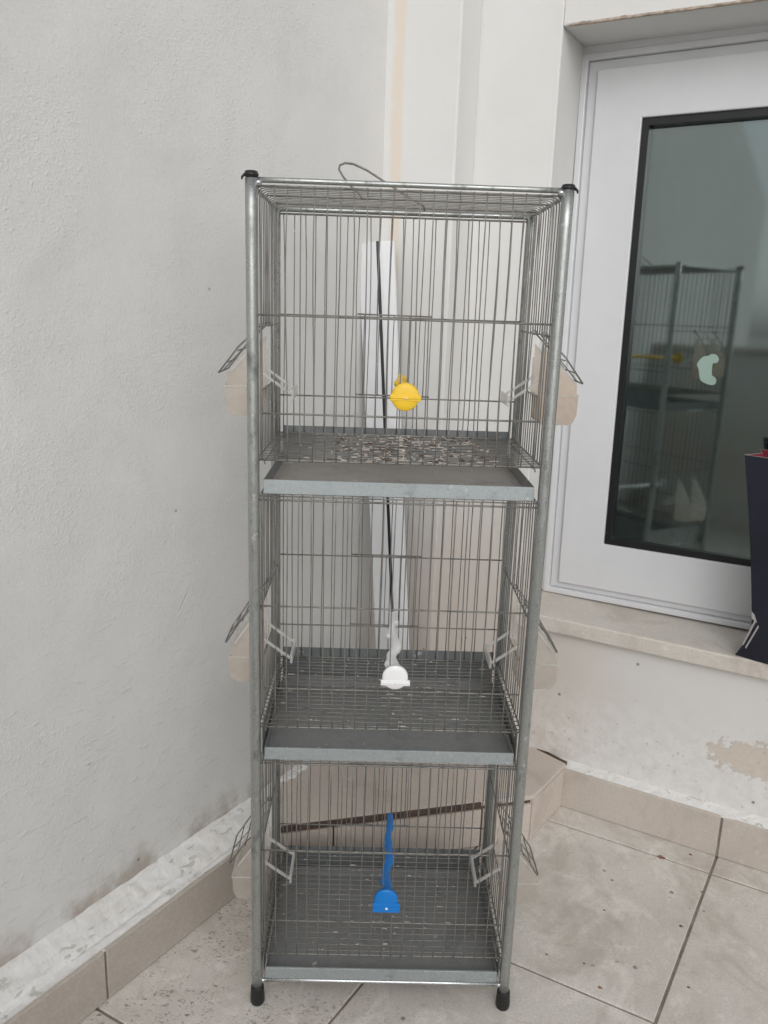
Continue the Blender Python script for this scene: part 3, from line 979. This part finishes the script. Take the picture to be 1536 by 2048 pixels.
# ---------------------------------------------------------------- trays
TL = ['brown dusty galvanised tray under the top cage', 'grey galvanised tray under the middle cage', 'grey galvanised tray at the foot of the rack']
for ci, c in enumerate(CAGES):
    t0 = (W / 2, D / 2, c['lb'])
    tr = empty('droppings_tray', t0)
    tag(tr, TL[ci], 'tray', 'sliding trays below the cages')
    x0, x1_, y0, y1, th = .0142, W - .0142, -.0015, D - .006, .0009
    zb, zt = c['lb'] + .0002, c['lt']
    if ci == 2:
        zb = .0506
    m = MB()
    m.box((x0 + th, y0 + th, zb), (x1_ - th, y1 - th, zb + th))
    m.build('base', M['tray_brown'] if ci == 0 else M['tray_floor'], tr, t0)
    m = MB()
    m.box((x0, y0, zb), (x1_, y0 + th, zt))
    m.box((x0 + .0015, y0 + th, zt - .0012), (x1_ - .0015, y0 + .004, zt - .0002))     # hemmed edge
    m.build('front_lip', M['tray'], tr, t0, bevel=.0003, bseg=1)
    m = MB()
    m.box((x0, y0 + th, zb), (x0 + th, y1, zt))
    m.box((x1_ - th, y0 + th, zb), (x1_, y1, zt))
    m.box((x0 + th, y1 - th, zb), (x1_ - th, y1, zt))
    m.build('rim', M['tray_floor'], tr, t0)
    m = MB()
    for k in range((14, 12, 16)[ci]):                            # husks lying in the tray
        x, y = rnd.uniform(x0 + .01, x1_ - .01), rnd.uniform(.0 if ci else .05, y1 - .01)
        r_ = rnd.uniform(.0006, .0016)
        a_ = rnd.uniform(0, 6.28)
        m.lathe((x, y, zb + th), [(r_, 0), (r_ * .9, r_ * .35), (r_ * .3, r_ * .6)], 5, smooth=False)
    tag(m.build('husks', M['residue'], tr, t0, fix=False), kind='stuff')

# ---------------------------------------------------------------- feeders
LBL = {
    (0, -1): 'translucent cream seed cup hung on the left side of the top cage', (0, 1): 'cream seed cup hung on the right side of the top cage against the door frame',
    (1, -1): 'translucent cream seed cup hung on the left side of the middle cage', (1, 1): 'pale seed cup hung on the right side of the middle cage below the sill',
    (2, -1): 'pale seed cup hung on the left side of the bottom cage above the floor', (2, 1): 'pale seed cup hung on the right side of the bottom cage by the floor',
}
for ci, c in enumerate(CAGES):
    for sgn, xo in ((-1, 0.0), (1, W)):
        fz = c['fz']
        o_ = (xo + sgn * .03, .125, fz - .066)
        fd = empty('seed_feeder', o_)
        tag(fd, LBL[(ci, sgn)], 'feeder', 'plastic feeders on the cage sides')
        y0, y1 = .090, .160
        lip = .052 if sgn < 0 else .056
        if ci and sgn > 0:
            lip = .062
        th = .0016
        X = lambda u: xo + sgn * u
        zt = c['hz'] - .030
        zb = fz - .064
        zi = c['hz'] - .092
        m = MB()
        prof = [(.0015, zi), (.0015, zt + .012), (lip - .006, fz + .004), (lip, fz), (lip + .001, fz - .018), (lip + .004, fz - .021), (lip + .0035, zb + .016), (lip - .001, zb + .005), (lip - .008, zb), (.006, zb), (.0035, zb + .004)]
        side_poly = [(X(u), z) for u, z in prof]
        for ya, yb in ((y0, y0 + th), (y1 - th, y1)):
            m.prism_y(side_poly, ya, yb)
        walls = prof[3:] + [prof[0]]                      # outer wall, bottom and inner lower wall
        for a, b in zip(walls[:-1], walls[1:]):
            d = Vector((b[0] - a[0], 0, b[1] - a[1])).normalized()
            nn_ = Vector((-d.z, 0, d.x)) * th
            ctr = Vector((lip * .5, 0, fz - .03))
            mid = Vector(((a[0] + b[0]) / 2, 0, (a[1] + b[1]) / 2))
            if (ctr - mid).dot(nn_) < 0:
                nn_ = -nn_
            qs = [(a[0], a[1]), (b[0], b[1]), (b[0] + nn_.x, b[1] + nn_.z), (a[0] + nn_.x, a[1] + nn_.z)]
            m.prism_y([(X(u), z) for u, z in qs], y0 + th, y1 - th)
        m.build('cup', M['cup_dense'] if (ci == 0 and sgn > 0) else M['cup'] if (ci < 2 and sgn < 0) else M['cup_pale'], fd, o_)
        # raised rim along the slanted mouth and the step below the lip
        m = MB()
        m.bar((X(lip + .0045), y0 - .0004, fz - .0195), (X(lip + .0045), y1 + .0004, fz - .0195), .002, .002)
        for ya in (y0 - .0006, y1 + .0006):
            m.bar((X(.004), ya, fz - .0195), (X(lip + .0045), ya, fz - .0195), .0016, .0016)
        for ya in (y0 - .0008, y1 - th + .0008):
            m.bar((X(.002), ya + th / 2, zt + .0112), (X(lip - .006), ya + th / 2, fz + .0036), th * 1.3, .003)
        m.build('rim', M['clear'], fd, o_)
        # clear landing bracket that droops into the cage
        m = MB()
        za, ze = c['hz'] - .068, c['hz'] - .104
        if ci:
            za, ze = c['hz'] - .074, c['hz'] - .112
        e = .044
        ya, yb = y0 + .002, y1 - .002
        for yy in (ya, yb):
            m.bar((X(.002), yy, za), (X(-e), yy, ze + .004), .0058, .0038)
        m.bar((X(-e - .002), ya - .002, ze + .003), (X(-e - .002), yb + .002, ze + .003), .004, .0165)
        for yy in (ya, yb):
            m.bar((X(.0005), yy, zi - .004), (X(.0005), yy, za + .03), .006, .0025, (1, 0, 0))
        m.build('landing_bracket', M['clear'], fd, o_, bevel=.0008, bseg=1)

# ---------------------------------------------------------------- perches
LEFT = [(.012, -.0090), (.027, -.0129), (.0363, -.0193), (.046, -.0175), (.0543, -.0155), (.0702, -.0154), (.0963, -.0084), (.118, -.0080), (.1406, -.0083), (.1503, -.0157), (.163, -.0140), (.1768, -.0115), (.198, -.0088), (.2209, -.0079), (.262, -.0066)]
RIGHT = [(.012, .0085), (.0378, .0038), (.0525, .0010), (.0666, .0002), (.0806, .0028), (.092, .0078), (.1023, .0101), (.1168, .0085), (.130, .0065), (.144, .0052), (.1776, .0008), (.187, .0006), (.1966, .0016), (.2108, .0076), (.222, .0070), (.2333, .0060), (.262, .0037)]


def interp(tab, y):
    for (a, va), (b, vb) in zip(tab[:-1], tab[1:]):
        if a <= y <= b:
            t = (y - a) / (b - a)
            t = t * t * (3 - 2 * t)
            return va + (vb - va) * t
    return tab[0][1] if y < tab[0][0] else tab[-1][1]


def perch(mat, label, cx, cz, drop, half, yaw=0.0, amp=1.0):
    o_ = (cx, -.004, cz)
    pe = empty('perch', o_)
    tag(pe, label, 'perch', 'plastic perches clipped through the cage fronts')
    m = MB()
    vv, ff = [], []
    ys = [-.001 + .257 * k / 84 for k in range(85)]
    sec = 12
    for y in ys:
        l, r = interp(LEFT, max(y, .012)), interp(RIGHT, max(y, .012))
        cxm, hw = (l + r) / 2 * amp + .003, (r - l) / 2 * (0.5 + 0.5 * amp) + .002 * (1 - amp)
        hh = .0058 + .0012 * math.sin(y * 70)
        for k in range(sec):
            a = 2 * math.pi * k / sec
            ca, sa_ = math.cos(a), math.sin(a)
            px = math.copysign(abs(ca) ** .7, ca) * hw
            pz = math.copysign(abs(sa_) ** .7, sa_) * hh
            vv.append((cx + cxm + px + yaw * y, y, cz + pz - drop * y / .25))
    for i in range(len(ys) - 1):
        for k in range(sec):
            ff.append((i * sec + k, i * sec + (k + 1) % sec, (i + 1) * sec + (k + 1) % sec, (i + 1) * sec + k))
    m.add(vv, ff, True)
    m.f.append(tuple(range(sec)))
    m.f.append(tuple((len(ys) - 1) * sec + k for k in reversed(range(sec))))
    m.sm += [False, False]
    m.build('rod', M[mat], pe, o_)
    # round end button
    m = MB()
    seg, R0 = 40, .0196
    y0, y1 = -.0115, -.0052
    prof = [(R0 * .3, y0 - .0016), (R0 * .62, y0 - .0012), (R0 - .0018, y0 - .0002), (R0 - .0003, y0 + .0010), (R0, y0 + .0024), (R0, y1)]
    pts = []
    for k in range(seg):
        a = 2 * math.pi * k / seg
        x, z = math.cos(a), math.sin(a)
        if half and z < -.55:
            z = -.55 - (abs(z) - .55) * .05
            x *= 1.12
        pts.append((x, z))
    vv = [(cx + x * r_, y, cz + z * r_) for r_, y in prof for x, z in pts] + [(cx, y0 + .0002, cz)]
    ff = [(i * seg + k, i * seg + (k + 1) % seg, (i + 1) * seg + (k + 1) % seg, (i + 1) * seg + k) for i in range(5) for k in range(seg)]
    m.add(vv[:-1], ff, True)
    m.f.append(tuple(range(seg)))
    m.f.append(tuple(5 * seg + k for k in range(seg)))
    m.sm += [False, False]
    m.build('button', M[mat], pe, o_)
    # bar across the button
    m = MB()
    bz = cz - (.001 if mat == 'yellow' else .0075)
    bw = .0222 if mat == 'yellow' else .0228
    if half:
        bz = cz - .0125
    bh_ = .0088 if half else .0045
    m.box((cx - bw + .001, y0 - .0022, bz - bh_), (cx + bw, y0 + .001, bz + bh_))
    m.box((cx - bw + .002, y0 - .0034, bz - .0012), (cx + bw - .0015, y0 - .0015, bz + .0016))
    m.build('grip_bar', M[mat], pe, o_, bevel=.0009, bseg=2)
    m = MB()
    m.lathe((cx + .001, y0 - .003, bz), [(.0014, -.0016), (.0026, -.0006), (.0024, .0008), (.0010, .0016)], 7, smooth=False)
    m.build('moulding_nub', M['white'] if mat != 'yellow' else m_plain('pale_yellow_scuff', (.85, .68, .30), .6), pe, o_)


perch('yellow', 'yellow plastic perch with round end button in the top cage', .2135, 1.0395, -.005, False, -.004)
perch('white', 'white plastic perch with round end button in the middle cage', .2142, .6140, 0.0, False)
perch('blue', 'bright blue plastic perch in the bottom cage', .2130, .2175, .022, True, .035, .6)

# ---------------------------------------------------------------- white profile leaning in the corner
A0 = Vector((.2500, .6560, .1125))
A1 = Vector((.1660, .7160, 1.2960))
pr = empty('leaning_profile', A0)
tag(pr, 'white door frame offcut with black seal leaning upright in the corner', 'frame offcut')
ax = (A1 - A0).normalized()
ux = Vector((math.cos(R(-26)), math.sin(R(-26)), 0))
ux = (ux - ax * ux.dot(ax)).normalized()
uy = ax.cross(ux) * -1
if uy.y < 0:
    uy = -uy
# cross-section in (across, depth); across 0 is the seal


def extr(mb, sec, s0=0.0, s1=None, taper=0.0):
    s1 = (A1 - A0).length if s1 is None else s1
    n = len(sec)
    vv = [A0 + ax * s0 + ux * u + uy * v for u, v in sec] + [A0 + ax * (s1 + (taper if u < -.02 else 0)) + ux * u + uy * v for u, v in sec]
    return mb.add(vv, [tuple(range(n)), tuple(reversed(range(n, 2 * n)))] + [(i, n + i, n + (i + 1) % n, (i + 1) % n) for i in range(n)])


m = MB()
extr(m, [(-.048, .001), (-.0455, -.001), (-.003, -.001), (-.003, .024), (-.048, .034)], taper=-.004)
m.build('face_strip', M['profile'], pr, A0, bevel=.001, bseg=1)
m = MB()
extr(m, [(.0025, .004), (.010, .006), (.030, .021), (.031, .026), (.0025, .026)])
m.build('rebate', M['profile'], pr, A0, bevel=.0008, bseg=1)
m = MB()
extr(m, [(-.0029, .0005), (.0024, .0025), (.0024, .020), (-.0029, .020)], 0.17)
m.build('seal', M['gasket'], pr, A0)
m = MB()
Lp = (A1 - A0).length
c0 = A0 + ax * (Lp - .022) + ux * -.0405 + uy * -.0016
m.bar(c0 - ax * .0075, c0 + ax * .0075, .005, .001, uy)
m.build('clip_slot', m_plain('grey_slot', (.30, .30, .29), .6), pr, A0)
m = MB()
c0 = A0 + ax * (Lp - .165) + ux * .011 + uy * .0052
m.bar(c0 - ax * .0018, c0 + ax * .0018, .0036, .0012, uy)
m.build('screw', M['gasket'], pr, A0, bevel=.0008, bseg=2)

# ---------------------------------------------------------------- paper bag on the sill
BG = Vector((.953, .441, .4685))
bag = empty('paper_bag', BG, (0, 0, R(-40)))
LEAN = -0.16
tag(bag, 'navy paper gift bag with red lining standing on the door sill', 'bag')
bw, bd, bh = .27, .115, .423
m = MB()
# front panel, slightly bowed, with the bottom corner flaring out
N = 14
vv = []
for k in range(N + 1):
    t = k / N
    z = bh * t
    bow = -.004 * math.sin(math.pi * t)
    xl = .0257 + .006 * math.sin(math.pi * t) - .004 * t
    if t < .13:
        xl = -.008 + (xl + .008) * (t / .13)
    vv += [(xl, bow + .006 * t, z), (bw * .5, bow - .004 + .006 * t, z), (bw - xl, bow + .006 * t, z)]
ff = []
for k in range(N):
    a = k * 3
    ff += [(a, a + 1, a + 4, a + 3), (a + 1, a + 2, a + 5, a + 4)]
m.add(vv, ff, True)
bk = [(x, bd - (y + .0) - .002, z) for x, y, z in vv]
m.add(bk, [tuple(reversed(f)) for f in ff], True)
# gussets, folded inwards, and the base
for side_i in (0, 2):
    s_ = 1 if side_i == 0 else -1
    vg = []
    for k in range(N + 1):
        f_, b_ = vv[k * 3 + side_i], bk[k * 3 + side_i]
        dep = .018 * min(1, max(0, (k / N - .12) * 4))
        vg += [f_, (f_[0] + s_ * (dep + .002), (f_[1] + b_[1]) / 2, f_[2]), b_]
    fg = []
    for k in range(N):
        a = k * 3
        fg += [(a, a + 3, a + 4, a + 1), (a + 1, a + 4, a + 5, a + 2)]
    m.add(vg, fg)
m.add([vv[0], vv[2], bk[2], bk[0]], [(0, 1, 2, 3)])
m.v = [(x + LEAN * z, y, z) for x, y, z in m.v]
body = m.build('shell', M['navy'], bag, fix=False)
m = MB()
ii = [(x + (.0025 if x < bw * .4 else -.0025 if x > bw * .6 else 0), y + .0016, z) for x, y, z in vv[15:]]
ib = [(x + (.0025 if x < bw * .4 else -.0025 if x > bw * .6 else 0), y - .0016, z) for x, y, z in bk[15:]]
f2 = [f for f in ff if max(f) < len(ii)]
m.add(ii, f2, True)
m.add(ib, f2, True)
for side_i in (0, 2):
    s_ = 1 if side_i == 0 else -1
    vg = []
    nn2 = len(ii) // 3
    for k in range(nn2):
        f_, b_ = ii[k * 3 + side_i], ib[k * 3 + side_i]
        vg += [f_, (f_[0] + s_ * .0195, (f_[1] + b_[1]) / 2, f_[2]), b_]
    fg = []
    for k in range(nn2 - 1):
        a = k * 3
        fg += [(a, a + 1, a + 4, a + 3), (a + 1, a + 2, a + 5, a + 4)]
    m.add(vg, fg)
m.v = [(x + LEAN * z, y, z) for x, y, z in m.v]
m.build('lining', M['red'], bag, fix=False)
m = MB()                                                   # white cut edges of the paper
topf, topb = vv[N * 3], bk[N * 3]
gm = (topf[0] + .020, (topf[1] + topb[1]) / 2, bh)
for a, b in ((topf, vv[N * 3 + 1]), (topf, gm), (gm, topb), (topb, bk[N * 3 + 1])):
    m.tube([(a[0], a[1], bh), (b[0], b[1], bh)], .0006, 5)
m.v = [(x + LEAN * z, y, z) for x, y, z in m.v]
m.build('paper_edge', M['paper'], bag, fix=False)
m = MB()                                                   # folded white corner near the base
f1, f3 = vv[1 * 3], vv[3 * 3]
m.add([(f1[0] + .003, f1[1] - .001, f1[2] - .006), (f3[0] + .013, f3[1] - .0012, f3[2] - .012), (f3[0] + .0145, f3[1] - .0012, f3[2] - .016), (f1[0] + .0045, f1[1] - .001, f1[2] - .010)], [(0, 1, 2, 3)])
m.add([(f1[0] - .003, f1[1] - .0008, f1[2] - .001), (f3[0] + .006, f3[1] - .001, f3[2] - .004), (f3[0] + .0085, f3[1] - .001, f3[2] - .007), (f1[0] - .0005, f1[1] - .0008, f1[2] - .004)], [(0, 1, 2, 3)])
m.add([(f3[0] - .0005, f3[1] + .001, f3[2] + .03), (f3[0] + .0005, f3[1] - .0012, f3[2] - .002), (f3[0] + .011, f3[1] - .0012, f3[2] - .008)], [(0, 1, 2)])
m.v = [(x + LEAN * z, y, z) for x, y, z in m.v]
m.build('paper_fold', M['paper'], bag, fix=False)

# ---------------------------------------------------------------- small litter on the floor
lf = MB()
vv, ff = [], []
for i in range(9):
    t = i / 8
    wd = .004 * math.sin(math.pi * min(t * 1.1, 1)) + .0005
    z = .003 + .0035 * math.sin(t * 5)
    vv += [(t * .05, -wd, z + .002), (t * .05, 0, z), (t * .05, wd, z + .0025)]
for i in range(8):
    a = i * 3
    ff += [(a, a + 3, a + 4, a + 1), (a + 1, a + 4, a + 5, a + 2)]
lf.add(vv, ff)
lf.tube([(-.02, 0, .003), (0, .001, .004), (.05, 0, .004)], .0007, 5)
lo = lf.build('dry_leaf', M['leaf'], None, fix=False)
lo.location = (.212, -.062, 0)
lo.rotation_euler = (0, 0, R(10))
tag(lo, 'curled brown dry leaf on the floor tiles in front of the rack', 'leaf')
bits = [(.83, .408, .0055), (.60, .045, .003), (.585, .10, .002), (.80, .20, .003), (.88, .30, .0022), (.70, .33, .0022), (.52, .12, .002), (.905, .02, .003), (.76, .05, .002), (.66, .24, .002), (.90, .42, .003)]
m = MB()
for x, y, r_ in bits:
    m.lathe((x, y, 0), [(r_, 0), (r_ * 1.05, r_ * .35), (r_ * .4, r_ * .8)], 7, smooth=False)
    m.lathe((x + r_ * 1.2, y - r_ * .5, 0), [(r_ * .5, 0), (r_ * .4, r_ * .3), (r_ * .1, r_ * .4)], 6, smooth=False)
tag(m.build('floor_crumbs', M['leaf'], None, fix=False), 'scattered dark crumbs of dirt on the floor tiles', 'dirt', kind='stuff')
